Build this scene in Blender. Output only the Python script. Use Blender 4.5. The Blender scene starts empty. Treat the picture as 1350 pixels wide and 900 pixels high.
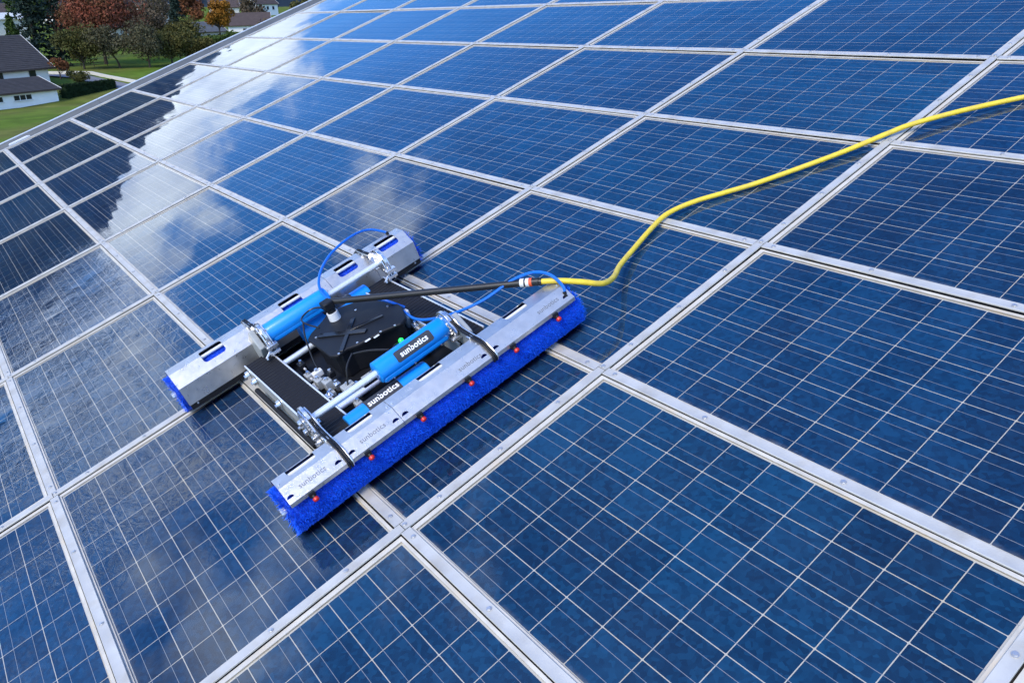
import bpy, bmesh, math, random
import numpy as np
from mathutils import Vector, Matrix, geometry
rnd = random.Random(7)
R = math.radians
scene = bpy.context.scene
col = scene.collection

# ------------------------------------------------------------------ camera, world, sun, exposure
TILT = R(20.0)                                   # roof pitch: it rises along +v (world +Y)
MROOF = Matrix.Rotation(TILT, 4, 'X')
RC = ((0.5912229, 0.7478342, -0.3019926), (0.2920229, -0.5475349, -0.7841736), (-0.7517833, 0.3754326, -0.5420999))
CAMLOC = Vector((2.2155, -0.4304, 1.9815))       # in roof coordinates (u, v, w)
m3 = Matrix(((RC[0][0], -RC[1][0], -RC[2][0]), (RC[0][1], -RC[1][1], -RC[2][1]), (RC[0][2], -RC[1][2], -RC[2][2])))
cam_d = bpy.data.cameras.new('camera')
cam_d.sensor_width = 36.0
cam_d.lens = 1066.65 / 1350 * 36
cam_d.clip_start = 0.05
cam_d.clip_end = 8000
cam = bpy.data.objects.new('camera', cam_d)
col.objects.link(cam)
cam.matrix_world = MROOF @ (Matrix.Translation(CAMLOC) @ m3.to_4x4())
scene.camera = cam

SUN_AZ, SUN_EL = R(-70), R(42)
world = bpy.data.worlds.new('World')
scene.world = world
world.use_nodes = True
world.cycles.sampling_method = 'MANUAL'
world.cycles.sample_map_resolution = 512
nt = world.node_tree
nt.nodes.clear()
def wn(t, **k):
    n = nt.nodes.new(t)
    for a, b in k.items(): setattr(n, a, b)
    return n
L = nt.links.new
out = wn('ShaderNodeOutputWorld')
sky = wn('ShaderNodeTexSky', sky_type='NISHITA', sun_disc=False, sun_elevation=SUN_EL, sun_rotation=R(90) - SUN_AZ, air_density=1.0, dust_density=0.4, ozone_density=3.0)
bgs = wn('ShaderNodeBackground'); bgs.inputs[1].default_value = 0.15
hsv = wn('ShaderNodeHueSaturation'); hsv.inputs['Hue'].default_value = .512; hsv.inputs['Saturation'].default_value = 1.38
L(sky.outputs[0], hsv.inputs['Color']); L(hsv.outputs[0], bgs.inputs[0])
tc = wn('ShaderNodeTexCoord')
sep = wn('ShaderNodeSeparateXYZ'); L(tc.outputs['Generated'], sep.inputs[0])
def wmath(op, a, b=None, clamp=False):
    n = wn('ShaderNodeMath', operation=op, use_clamp=clamp)
    for i, x in enumerate((a, b)):
        if x is None: continue
        if isinstance(x, (int, float)): n.inputs[i].default_value = x
        else: L(x, n.inputs[i])
    return n.outputs[0]
zz = wmath('ADD', wmath('MAXIMUM', sep.outputs[2], 0.0), 0.22)
cx_, cy_ = wmath('DIVIDE', sep.outputs[0], zz), wmath('DIVIDE', sep.outputs[1], zz)
comb = wn('ShaderNodeCombineXYZ'); L(cx_, comb.inputs[0]); L(cy_, comb.inputs[1])
comb.inputs[2].default_value = 3.7
no = wn('ShaderNodeTexNoise'); L(comb.outputs[0], no.inputs['Vector'])
no.inputs['Scale'].default_value = 5.5; no.inputs['Detail'].default_value = 5; no.inputs['Roughness'].default_value = 0.58
dens = wmath('ADD', wmath('MULTIPLY', wmath('SUBTRACT', no.outputs[0], .5), 1.5), .5)
# cloud masses and blue gaps where the panels mirror them: azimuth, elevation, radius, amount
CLOUDS = [(160.5, 13, 6, .30), (167, 13.2, 4.6, .30), (173, 14.3, 3.6, .30), (179, 15.8, 3.8, .28), (185, 17.2, 4, .22), (175.3, 18.6, 2.0, .18), (165, 27, 6, .13), (170, 33, 8, .08),
          (193, 23, 7, .15), (194, 31, 8, .13), (180, 42, 9, .15), (170, 18.8, 4, -.26), (177.5, 22.5, 5, -.26), (184, 24.5, 5, -.18), (161.5, 18.5, 4, -.22), (154, 23, 8, -.28),
          (136, 34, 24, -.38), (140, 58, 26, -.32), (172, 24, 4, -.12), (184, 34, 5, -.10)]
for az, el, r, amt in CLOUDS:
    d = wn('ShaderNodeVectorMath', operation='DOT_PRODUCT')
    L(tc.outputs['Generated'], d.inputs[0])
    d.inputs[1].default_value = (math.cos(R(az)) * math.cos(R(el)), math.sin(R(az)) * math.cos(R(el)), math.sin(R(el)))
    mr = wn('ShaderNodeMapRange', interpolation_type='SMOOTHSTEP')
    L(d.outputs['Value'], mr.inputs[0])
    mr.inputs[1].default_value = math.cos(R(r * 1.5)); mr.inputs[2].default_value = 1.0
    mr.inputs[3].default_value = 0.0; mr.inputs[4].default_value = amt
    dens = wmath('ADD', dens, mr.outputs[0])
cm = wn('ShaderNodeMapRange', interpolation_type='SMOOTHSTEP')
L(dens, cm.inputs[0]); cm.inputs[1].default_value = 0.41; cm.inputs[2].default_value = 0.80
no2 = wn('ShaderNodeTexNoise'); L(comb.outputs[0], no2.inputs['Vector'])
no2.inputs['Scale'].default_value = 4.3; no2.inputs['Detail'].default_value = 3
crp = wn('ShaderNodeValToRGB'); L(no2.outputs[0], crp.inputs[0])
crp.color_ramp.elements[0].position = .3; crp.color_ramp.elements[0].color = (.40, .49, .68, 1)
crp.color_ramp.elements[1].position = .62; crp.color_ramp.elements[1].color = (.76, .87, 1.0, 1)
bgc = wn('ShaderNodeBackground'); bgc.inputs[1].default_value = 1.08
L(crp.outputs[0], bgc.inputs[0])
mix = wn('ShaderNodeMixShader'); L(cm.outputs[0], mix.inputs[0]); L(bgs.outputs[0], mix.inputs[1]); L(bgc.outputs[0], mix.inputs[2])
L(mix.outputs[0], out.inputs[0])

sun_d = bpy.data.lights.new('sun', 'SUN')
sun_d.energy = 1.35; sun_d.angle = R(24); sun_d.color = (1.0, .90, .74)
sun = bpy.data.objects.new('sun', sun_d); col.objects.link(sun)
sv = Vector((math.cos(SUN_AZ) * math.cos(SUN_EL), math.sin(SUN_AZ) * math.cos(SUN_EL), math.sin(SUN_EL)))
sun.rotation_euler = sv.to_track_quat('Z', 'Y').to_euler()
sun.location = (20, -30, 40)

scene.cycles.max_bounces = 6
scene.cycles.diffuse_bounces = 2
scene.cycles.glossy_bounces = 3
scene.cycles.transmission_bounces = 2
scene.cycles.transparent_max_bounces = 6
scene.cycles.caustics_reflective = False
scene.cycles.caustics_refractive = False
scene.view_settings.view_transform = 'Standard'
scene.view_settings.look = 'None'
scene.view_settings.gamma = 1.0
scene.view_settings.use_curve_mapping = False
scene.view_settings.exposure = 1.28

# ------------------------------------------------------------------ materials
MATS = {}
def mat(name, base=(.5, .5, .5), rough=.5, metal=0.0, spec=.5, var=0.0, vscale=20, bump=0.0, bscale=60, col2=None, c2scale=8, c2pos=(.45, .65), coat=0.0, rvar=0.0, emit=None, coords='Object', stretch=None):
    m = bpy.data.materials.new(name); m.use_nodes = True
    n = m.node_tree; b = n.nodes['Principled BSDF']; l = n.links.new
    b.inputs['Base Color'].default_value = (*base, 1); b.inputs['Roughness'].default_value = rough
    b.inputs['Metallic'].default_value = metal; b.inputs['Specular IOR Level'].default_value = spec
    b.inputs['Coat Weight'].default_value = coat
    t = n.nodes.new('ShaderNodeTexCoord')
    src = t.outputs[coords]
    if coords == 'World':
        pass
    if stretch:
        mp = n.nodes.new('ShaderNodeMapping'); mp.inputs['Scale'].default_value = stretch; l(src, mp.inputs[0]); src = mp.outputs[0]
    c = None
    if col2 is not None:
        z = n.nodes.new('ShaderNodeTexNoise'); l(src, z.inputs['Vector']); z.inputs['Scale'].default_value = c2scale; z.inputs['Detail'].default_value = 7; z.inputs['Roughness'].default_value = .62
        mr = n.nodes.new('ShaderNodeMapRange'); l(z.outputs[0], mr.inputs[0]); mr.inputs[1].default_value = c2pos[0]; mr.inputs[2].default_value = c2pos[1]
        mx = n.nodes.new('ShaderNodeMix'); mx.data_type = 'RGBA'; l(mr.outputs[0], mx.inputs[0])
        mx.inputs[6].default_value = (*base, 1); mx.inputs[7].default_value = (*col2, 1); c = mx.outputs[2]
    if var > 0:
        z = n.nodes.new('ShaderNodeTexNoise'); l(src, z.inputs['Vector']); z.inputs['Scale'].default_value = vscale; z.inputs['Detail'].default_value = 6
        mr = n.nodes.new('ShaderNodeMapRange'); l(z.outputs[0], mr.inputs[0]); mr.inputs[1].default_value = .25; mr.inputs[2].default_value = .75; mr.inputs[3].default_value = 1 - var; mr.inputs[4].default_value = 1 + var
        mx = n.nodes.new('ShaderNodeMix'); mx.data_type = 'RGBA'; mx.blend_type = 'MULTIPLY'; mx.inputs[0].default_value = 1
        if c is None: mx.inputs[6].default_value = (*base, 1)
        else: l(c, mx.inputs[6])
        cc = n.nodes.new('ShaderNodeCombineColor')
        for i in range(3): l(mr.outputs[0], cc.inputs[i])
        l(cc.outputs[0], mx.inputs[7]); c = mx.outputs[2]
    if c is not None: l(c, b.inputs['Base Color'])
    if rvar > 0:
        z = n.nodes.new('ShaderNodeTexNoise'); l(src, z.inputs['Vector']); z.inputs['Scale'].default_value = vscale * 1.7; z.inputs['Detail'].default_value = 5
        mr = n.nodes.new('ShaderNodeMapRange'); l(z.outputs[0], mr.inputs[0]); mr.inputs[1].default_value = .3; mr.inputs[2].default_value = .7; mr.inputs[3].default_value = max(.02, rough - rvar); mr.inputs[4].default_value = rough + rvar
        l(mr.outputs[0], b.inputs['Roughness'])
    if bump > 0:
        z = n.nodes.new('ShaderNodeTexNoise'); l(src, z.inputs['Vector']); z.inputs['Scale'].default_value = bscale; z.inputs['Detail'].default_value = 5
        bp = n.nodes.new('ShaderNodeBump'); bp.inputs['Strength'].default_value = bump; bp.inputs['Distance'].default_value = .02; l(z.outputs[0], bp.inputs['Height']); l(bp.outputs[0], b.inputs['Normal'])
    if emit:
        b.inputs['Emission Color'].default_value = (*emit[0], 1); b.inputs['Emission Strength'].default_value = emit[1]
    MATS[name] = m
    return m

ALU = mat('strip_aluminium', (.50, .49, .455), .45, .18, var=.14, vscale=9, col2=(.40, .36, .29), c2scale=6, c2pos=(.50, .78), rvar=.1, bump=.02, bscale=200)
FRAME = mat('frame_aluminium', (.55, .515, .44), .55, .05, var=.18, vscale=14, col2=(.46, .35, .21), c2scale=3.5, c2pos=(.52, .75))
BACK = mat('white_backsheet', (.62, .615, .58), .6, var=.05, col2=(.66, .56, .38), c2scale=1.6, c2pos=(.52, .74))
BUS = mat('tinned_ribbon', (.44, .47, .52), .45, .35)
DARK = mat('joint_rubber', (.02, .02, .02), .8)
SCREW = mat('stainless_screw', (.56, .56, .56), .4, .7)
DECK = mat('roof_membrane', (.05, .05, .05), .9, var=.2)
FLASH = mat('verge_sheet', (.11, .12, .125), .5, .2, var=.15, vscale=3, rvar=.1)
FLASHL = mat('verge_lip', (.62, .65, .66), .4, .4, var=.1, vscale=4)
WALLM = mat('building_cladding', (.45, .43, .40), .8, var=.12, vscale=2)

def cell_mat():
    m = bpy.data.materials.new('polycrystalline_cell'); m.use_nodes = True
    n = m.node_tree; b = n.nodes['Principled BSDF']; l = n.links.new
    t = n.nodes.new('ShaderNodeTexCoord'); oi = n.nodes.new('ShaderNodeObjectInfo')
    g = n.nodes.new('ShaderNodeNewGeometry')
    v = n.nodes.new('ShaderNodeTexVoronoi'); v.inputs['Scale'].default_value = 62; l(g.outputs['Position'], v.inputs['Vector'])
    sc = n.nodes.new('ShaderNodeSeparateColor'); l(v.outputs['Color'], sc.inputs[0])
    z = n.nodes.new('ShaderNodeTexNoise'); z.inputs['Scale'].default_value = 11; z.inputs['Detail'].default_value = 8; z.inputs['Roughness'].default_value = .7; l(g.outputs['Position'], z.inputs['Vector'])
    z3 = n.nodes.new('ShaderNodeTexNoise'); z3.inputs['Scale'].default_value = 1.1; z3.inputs['Detail'].default_value = 2; l(g.outputs['Position'], z3.inputs['Vector'])
    def ma(op, a, b2):
        k = n.nodes.new('ShaderNodeMath'); k.operation = op
        for i, x in enumerate((a, b2)):
            if isinstance(x, (int, float)): k.inputs[i].default_value = x
            else: l(x, k.inputs[i])
        return k.outputs[0]
    s = ma('ADD', ma('MULTIPLY', sc.outputs[0], .38), ma('ADD', ma('MULTIPLY', z.outputs[0], .50), .125))
    s = ma('ADD', s, ma('MULTIPLY', oi.outputs['Random'], .30))
    s = ma('ADD', s, ma('MULTIPLY', ma('SUBTRACT', z3.outputs[0], .5), .8))
    cr = n.nodes.new('ShaderNodeValToRGB'); l(s, cr.inputs[0])
    e = cr.color_ramp.elements
    e[0].position = .33; e[0].color = (.0020, .018, .060, 1)
    e[1].position = 1.0; e[1].color = (.0060, .062, .172, 1)
    k = e.new(.62); k.color = (.003, .033, .100, 1)
    mt = n.nodes.new('ShaderNodeMix'); mt.data_type = 'RGBA'; mt.blend_type = 'MULTIPLY'; mt.inputs[0].default_value = 1; l(cr.outputs[0], mt.inputs[6]); l(oi.outputs['Color'], mt.inputs[7])
    l(mt.outputs[2], b.inputs['Base Color'])
    b.inputs['Roughness'].default_value = .6; b.inputs['Specular IOR Level'].default_value = .15
    return m
CELL = cell_mat()

def glass_mat():
    m = bpy.data.materials.new('panel_glass'); m.use_nodes = True
    n = m.node_tree; l = n.links.new
    n.nodes.clear()
    o = n.nodes.new('ShaderNodeOutputMaterial')
    g = n.nodes.new('ShaderNodeNewGeometry')
    def noise(scale, detail=3, rough=.5, dist=0, st=None):
        z = n.nodes.new('ShaderNodeTexNoise'); z.inputs['Scale'].default_value = scale; z.inputs['Detail'].default_value = detail; z.inputs['Roughness'].default_value = rough; z.inputs['Distortion'].default_value = dist
        src = g.outputs['Position']
        if st:
            mp = n.nodes.new('ShaderNodeMapping'); mp.inputs['Scale'].default_value = st; l(src, mp.inputs[0]); src = mp.outputs[0]
        l(src, z.inputs['Vector']); return z.outputs[0]
    def ma(op, a, b2=None, clamp=False):
        k = n.nodes.new('ShaderNodeMath'); k.operation = op; k.use_clamp = clamp
        for i, x in enumerate((a, b2)):
            if x is None: continue
            if isinstance(x, (int, float)): k.inputs[i].default_value = x
            else: l(x, k.inputs[i])
        return k.outputs[0]
    sp = n.nodes.new('ShaderNodeSeparateXYZ'); l(g.outputs['Position'], sp.inputs[0])
    # film of rinse water left where the robot has already been (left of and below it)
    mu = n.nodes.new('ShaderNodeMapRange'); mu.interpolation_type = 'SMOOTHSTEP'; l(sp.outputs[0], mu.inputs[0]); mu.inputs[1].default_value = -.3; mu.inputs[2].default_value = -1.5
    mv = n.nodes.new('ShaderNodeMapRange'); mv.interpolation_type = 'SMOOTHSTEP'; l(sp.outputs[1], mv.inputs[0]); mv.inputs[1].default_value = .35; mv.inputs[2].default_value = -.45
    mfar = n.nodes.new('ShaderNodeMapRange'); mfar.interpolation_type = 'SMOOTHSTEP'; l(sp.outputs[0], mfar.inputs[0]); mfar.inputs[1].default_value = -6.5; mfar.inputs[2].default_value = -3.0
    wet = ma('MULTIPLY', ma('MULTIPLY', mu.outputs[0], mv.outputs[0]), mfar.outputs[0])
    patch = n.nodes.new('ShaderNodeMapRange'); l(noise(2.2, 2, .6), patch.inputs[0]); patch.inputs[1].default_value = .30; patch.inputs[2].default_value = .60
    wet = ma('MULTIPLY', wet, patch.outputs[0])
    h = ma('MULTIPLY', noise(16, 3, .6, 1.2, (1, 1.6, 1)), ma('MULTIPLY', wet, .0046))
    h = ma('ADD', h, ma('MULTIPLY', noise(1.3, 3, .3), .0035))
    bp = n.nodes.new('ShaderNodeBump'); bp.inputs['Strength'].default_value = 1.0; bp.inputs['Distance'].default_value = 1.0; l(h, bp.inputs['Height'])
    fr = n.nodes.new('ShaderNodeFresnel'); fr.inputs['IOR'].default_value = 1.50; l(bp.outputs[0], fr.inputs['Normal'])
    gl = n.nodes.new('ShaderNodeBsdfGlossy'); gl.inputs['Roughness'].default_value = .025; gl.inputs['Color'].default_value = (1, 1, 1, 1); l(bp.outputs[0], gl.inputs['Normal'])
    tr = n.nodes.new('ShaderNodeBsdfTransparent'); tr.inputs['Color'].default_value = (.96, .975, .98, 1)
    mx = n.nodes.new('ShaderNodeMixShader'); l(fr.outputs[0], mx.inputs[0]); l(tr.outputs[0], mx.inputs[1]); l(gl.outputs[0], mx.inputs[2])
    # thin uneven dust
    df = n.nodes.new('ShaderNodeBsdfDiffuse'); df.inputs['Color'].default_value = (.52, .47, .38, 1)
    du = n.nodes.new('ShaderNodeMapRange'); l(noise(1.7, 4, .65), du.inputs[0]); du.inputs[1].default_value = .35; du.inputs[2].default_value = .75; du.inputs[3].default_value = .001; du.inputs[4].default_value = .014
    tg = n.nodes.new('ShaderNodeTexCoord'); sg = n.nodes.new('ShaderNodeSeparateXYZ'); l(tg.outputs['Generated'], sg.inputs[0])
    ed = n.nodes.new('ShaderNodeMapRange'); ed.interpolation_type = 'SMOOTHSTEP'; l(sg.outputs[1], ed.inputs[0]); ed.inputs[1].default_value = .022; ed.inputs[2].default_value = 0.0
    ed2 = n.nodes.new('ShaderNodeMapRange'); ed2.interpolation_type = 'SMOOTHSTEP'; l(sg.outputs[0], ed2.inputs[0]); ed2.inputs[1].default_value = .012; ed2.inputs[2].default_value = 0.0
    pz = n.nodes.new('ShaderNodeMapRange'); l(noise(9, 3, .7), pz.inputs[0]); pz.inputs[1].default_value = .40; pz.inputs[2].default_value = .75; pz.inputs[3].default_value = 0; pz.inputs[4].default_value = .22
    dirt = ma('MULTIPLY', ma('MAXIMUM', ed.outputs[0], ed2.outputs[0]), pz.outputs[0])
    duo = ma('ADD', du.outputs[0], dirt)
    mx2 = n.nodes.new('ShaderNodeMixShader'); l(duo, mx2.inputs[0]); l(mx.outputs[0], mx2.inputs[1]); l(df.outputs[0], mx2.inputs[2])
    l(mx2.outputs[0], o.inputs[0])
    return m
GLASS = glass_mat()

def galv_mat(name, base, rough, metal, drops):
    m = mat(name, base, rough, metal, var=.10, vscale=25, rvar=.08)
    n = m.node_tree; l = n.links.new; b = n.nodes['Principled BSDF']
    t = n.nodes.new('ShaderNodeTexCoord')
    v = n.nodes.new('ShaderNodeTexVoronoi'); v.inputs['Scale'].default_value = 210; v.inputs['Randomness'].default_value = 1; l(t.outputs['Object'], v.inputs['Vector'])
    mr = n.nodes.new('ShaderNodeMapRange'); mr.interpolation_type = 'SMOOTHSTEP'; l(v.outputs['Distance'], mr.inputs[0]); mr.inputs[1].default_value = .42; mr.inputs[2].default_value = .1; mr.inputs[3].default_value = 0; mr.inputs[4].default_value = 1
    bp = n.nodes.new('ShaderNodeBump'); bp.inputs['Strength'].default_value = drops; bp.inputs['Distance'].default_value = .003; l(mr.outputs[0], bp.inputs['Height']); l(bp.outputs[0], b.inputs['Normal'])
    return m
COVER = galv_mat('wet_galvanised_sheet', (.62, .61, .595), .34, .85, .18)
STEEL = mat('machined_aluminium', (.72, .73, .74), .28, .9, rvar=.1, vscale=60)
TUBEM = mat('anodised_tube', (.80, .82, .84), .35, .5)
BLUEP = mat('blue_housing', (.003, .26, .80), .38, 0, var=.05, vscale=12, coat=.15)
BLACKP = mat('black_plastic', (.007, .008, .011), .5, spec=.3, var=.15, vscale=30, bump=.02, bscale=300)
BLACKG = mat('black_gloss_rib', (.008, .009, .012), .18)
RUBBER = mat('black_rubber', (.007, .007, .009), .6, spec=.3, bump=.03, bscale=200)
HOSEB = mat('black_hose', (.014, .014, .015), .38)
BRISTLE = mat('blue_bristle', (.004, .13, .88), .5, var=.2, vscale=60)
BRCORE = mat('brush_core', (.003, .07, .62), .7, var=.4, vscale=120, bump=.6, bscale=160)
YHOSE = mat('yellow_hose', (.74, .55, .035), .42, var=.10, vscale=30, col2=(.64, .48, .06), c2scale=12)
BTUBE = mat('blue_air_tube', (.006, .14, .62), .3)
WHITEP = mat('white_plastic', (.72, .73, .74), .4)
GREYP = mat('grey_valve', (.34, .36, .36), .45, var=.1)
REDP = mat('red_nozzle', (.55, .02, .016), .4)
LABELM = mat('label_charcoal', (.035, .036, .042), .45)
TEXTW = mat('label_white_print', (.85, .85, .85), .5)
TEXTD = mat('engraved_text', (.16, .17, .18), .6)
GREEN = mat('green_lamp', (.02, .55, .08), .3, emit=((.02, .9, .1), .6))
ORANGE = mat('orange_band', (.75, .10, .03), .5)

# ------------------------------------------------------------------ helpers
class MB:
    def __init__(s): s.v = []; s.f = []
    def add(s, vs, fs):
        o = len(s.v); s.v += [tuple(x) for x in vs]; s.f += [tuple(i + o for i in f) for f in fs]; return s
    def box(s, a, b):
        (x0, y0, z0), (x1, y1, z1) = a, b
        return s.add([(x0, y0, z0), (x1, y0, z0), (x1, y1, z0), (x0, y1, z0), (x0, y0, z1), (x1, y0, z1), (x1, y1, z1), (x0, y1, z1)],
                     [(0, 3, 2, 1), (4, 5, 6, 7), (0, 1, 5, 4), (1, 2, 6, 5), (2, 3, 7, 6), (3, 0, 4, 7)])
    def bar(s, p, q, wid, hgt, up=(0, 0, 1)):
        p, q = Vector(p), Vector(q); d = (q - p).normalized(); sd = d.cross(Vector(up)).normalized() * wid / 2; un = sd.cross(d).normalized() * hgt / 2
        vs = [p - sd - un, p + sd - un, p + sd + un, p - sd + un, q - sd - un, q + sd - un, q + sd + un, q - sd + un]
        return s.add(vs, [(0, 3, 2, 1), (4, 5, 6, 7), (0, 1, 5, 4), (1, 2, 6, 5), (2, 3, 7, 6), (3, 0, 4, 7)])
    def tube(s, pts, r, n=12, caps=True):
        pts = [Vector(p) for p in pts]; rs = r if isinstance(r, (list, tuple)) else [r] * len(pts)
        rings = []; prev = None
        for i, p in enumerate(pts):
            t = (pts[min(i + 1, len(pts) - 1)] - pts[max(i - 1, 0)]).normalized()
            if prev is None:
                a = t.orthogonal().normalized()
            else:
                a = (prev - t * prev.dot(t)).normalized()
            prev = a; b = t.cross(a)
            rings.append([p + (a * math.cos(2 * math.pi * k / n) + b * math.sin(2 * math.pi * k / n)) * rs[i] for k in range(n)])
        vs = [x for rg in rings for x in rg]; fs = []
        for i in range(len(pts) - 1):
            for k in range(n):
                fs.append((i * n + k, i * n + (k + 1) % n, (i + 1) * n + (k + 1) % n, (i + 1) * n + k))
        if caps: fs += [tuple(range(n))[::-1], tuple(range((len(pts) - 1) * n, len(pts) * n))]
        return s.add(vs, fs)
    def prism(s, poly, axis, a, b):
        # poly: 2D points; axis 'y': (x,z) extruded along y ; 'z': (x,y) extruded along z ; 'x': (y,z)
        n = len(poly)
        def P(p, t):
            return {'y': (p[0], t, p[1]), 'z': (p[0], p[1], t), 'x': (t, p[0], p[1])}[axis]
        vs = [P(p, a) for p in poly] + [P(p, b) for p in poly]
        fs = [tuple(range(n))[::-1], tuple(range(n, 2 * n))] + [(i, (i + 1) % n, n + (i + 1) % n, n + i) for i in range(n)]
        return s.add(vs, fs)
    def mesh(s, name, m=None, smooth=True, ang=35, recalc=True):
        me = bpy.data.meshes.new(name); me.from_pydata(s.v, [], s.f)
        bm = bmesh.new(); bm.from_mesh(me); (bmesh.ops.recalc_face_normals(bm, faces=bm.faces) if recalc else None); bm.to_mesh(me); bm.free()
        if m: me.materials.append(m)
        if smooth:
            me.polygons.foreach_set('use_smooth', [True] * len(me.polygons)); me.set_sharp_from_angle(angle=R(ang))
        return me
    def build(s, name, m, parent=None, smooth=True, bevel=0.0, ang=35):
        o = bpy.data.objects.new(name, s.mesh(name, m, smooth, ang)); col.objects.link(o)
        if parent: o.parent = parent
        if bevel:
            bv = o.modifiers.new('bevel', 'BEVEL'); bv.width = bevel; bv.segments = 2; bv.limit_method = 'ANGLE'; bv.angle_limit = R(40)
        return o
def inst(name, me, parent, loc=(0, 0, 0), rot=None, scale=None):
    o = bpy.data.objects.new(name, me); col.objects.link(o); o.parent = parent; o.location = loc
    if rot: o.rotation_euler = rot
    if scale: o.scale = scale
    return o
def empty(name, label=None, cat=None, loc=(0, 0, 0), roof=False, group=None, rz=0):
    o = bpy.data.objects.new(name, None); o.empty_display_size = .1; col.objects.link(o)
    if roof:
        o.location = MROOF @ Vector(loc); o.rotation_euler = (TILT, 0, 0)
    else:
        o.location = loc; o.rotation_euler = (0, 0, rz)
    if label: o['label'] = label
    if cat: o['category'] = cat
    if group: o['group'] = group
    return o
def tag(o, label=None, cat=None, group=None, kind=None):
    for k, v in (('label', label), ('category', cat), ('group', group), ('kind', kind)):
        if v: o[k] = v
    return o
def smoothpath(pts, n=8):
    P = [Vector(p) for p in pts]; P = [P[0] * 2 - P[1]] + P + [P[-1] * 2 - P[-2]]; o = []
    for i in range(1, len(P) - 2):
        for k in range(n):
            t = k / n; a, b, c, d = P[i - 1:i + 3]
            o.append(.5 * ((2 * b) + (c - a) * t + (2 * a - 5 * b + 4 * c - d) * t * t + (3 * b - a - 3 * c + d) * t ** 3))
    o.append(P[-2]); return o

def text_mesh(name, body, size, m, bold=0.0):
    cu = bpy.data.curves.new(name, 'FONT'); cu.body = body; cu.size = size; cu.align_x = 'CENTER'; cu.align_y = 'CENTER'; cu.offset = bold; cu.resolution_u = 3; cu.space_character = 1.03
    ob = bpy.data.objects.new(name, cu); col.objects.link(ob)
    dg = bpy.context.evaluated_depsgraph_get(); me = bpy.data.meshes.new_from_object(ob.evaluated_get(dg)); me.name = name
    bpy.data.objects.remove(ob); bpy.data.curves.remove(cu)
    me.materials.clear(); me.materials.append(m)
    return me

# ------------------------------------------------------------------ ground and terrain
S, PA = 1.70, 1.01047
def gz(x, y):
    d = -x
    pts = [(-400, -9.3), (60, -9.3), (134, -9.35), (139, -8.9), (145, -7.8), (156, -6.7), (170, -6.8), (196, -5.95), (262, -3.4), (330, -.5), (450, 8), (700, 22), (3000, 60)]
    for (a, za), (b, zb) in zip(pts, pts[1:]):
        if d <= b:
            t = max(0, min(1, (d - a) / (b - a))); return za + (zb - za) * t
    return pts[-1][1]
GRASS = mat('meadow_grass', (.088, .140, .013), .95, spec=.1, var=.30, vscale=.35, col2=(.115, .125, .026), c2scale=.06, bump=.4, bscale=3)
def ground():
    xs = [-3000, -1500, -900, -700, -560, -450, -390, -330, -290, -262, -240, -220, -200, -188, -176, -164, -152, -143, -134, -120, -100, -80, -60, -40, -20, 0, 30, 80, 200, 800, 3000]
    ys = [-3000, -900, -400, -200, -120, -80, -50, -30, -15, 0, 10, 20, 30, 40, 50, 60, 75, 95, 120, 160, 220, 300, 450, 900, 3000]
    vs = [(x, y, gz(x, y)) for x in xs for y in ys]; ny = len(ys)
    fs = [(i * ny + j, (i + 1) * ny + j, (i + 1) * ny + j + 1, i * ny + j + 1) for i in range(len(xs) - 1) for j in range(ny - 1)]
    m = MB().add(vs, fs); o = m.build('ground', GRASS, None, True, ang=80); tag(o, 'wide green meadow around the houses and trees', kind='structure')
ground()

FOREST = mat('hill_forest', (.018, .030, .044), 1.0, spec=.05, var=.5, vscale=.03, col2=(.034, .044, .046), c2scale=.012, bump=1.0, bscale=.05)  # blue of distant haze is mixed into the forest colour
def hills():
    rr = random.Random(3)
    prof = [(40, 5), (80, 5), (110, 6), (135, 7), (150, 9), (160, 11.3), (167, 12.3), (170, 12.2), (174, 12.8), (178, 13.6), (181, 14.8), (184, 15.6), (188, 15.5), (193, 15.8), (200, 14), (215, 11), (240, 8), (265, 5)]
    def el(a):
        for (p, e), (q, g) in zip(prof, prof[1:]):
            if a <= q: return e + (g - e) * (a - p) / (q - p)
        return 5
    rows = [(430, 0), (500, .06), (580, .2), (680, .42), (790, .7), (880, .93), (920, 1.0), (1000, .95), (1300, .6)]
    A = np.arange(40, 265.01, .35); vs = []; fs = []
    for a in A:
        jit = rr.uniform(-.22, .22)
        for d, h in rows:
            x, y = 2.2 + d * math.cos(R(a)), -1.1 + d * math.sin(R(a))
            top = 1.7 + 920 * math.tan(R(el(a) + jit))
            base = gz(x, y) - 1.5
            z = base + (top - base) * h + (rr.uniform(-3, 3) if 0 < h < 1 else 0)
            vs.append((x, y, z))
    n = len(rows)
    for i in range(len(A) - 1):
        for j in range(n - 1): fs.append((i * n + j, (i + 1) * n + j, (i + 1) * n + j + 1, i * n + j + 1))
    o = MB().add(vs, fs).build('hills', FOREST, None, True, ang=80); tag(o, 'dark wooded hillside closing the valley', kind='structure')
hills()

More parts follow.
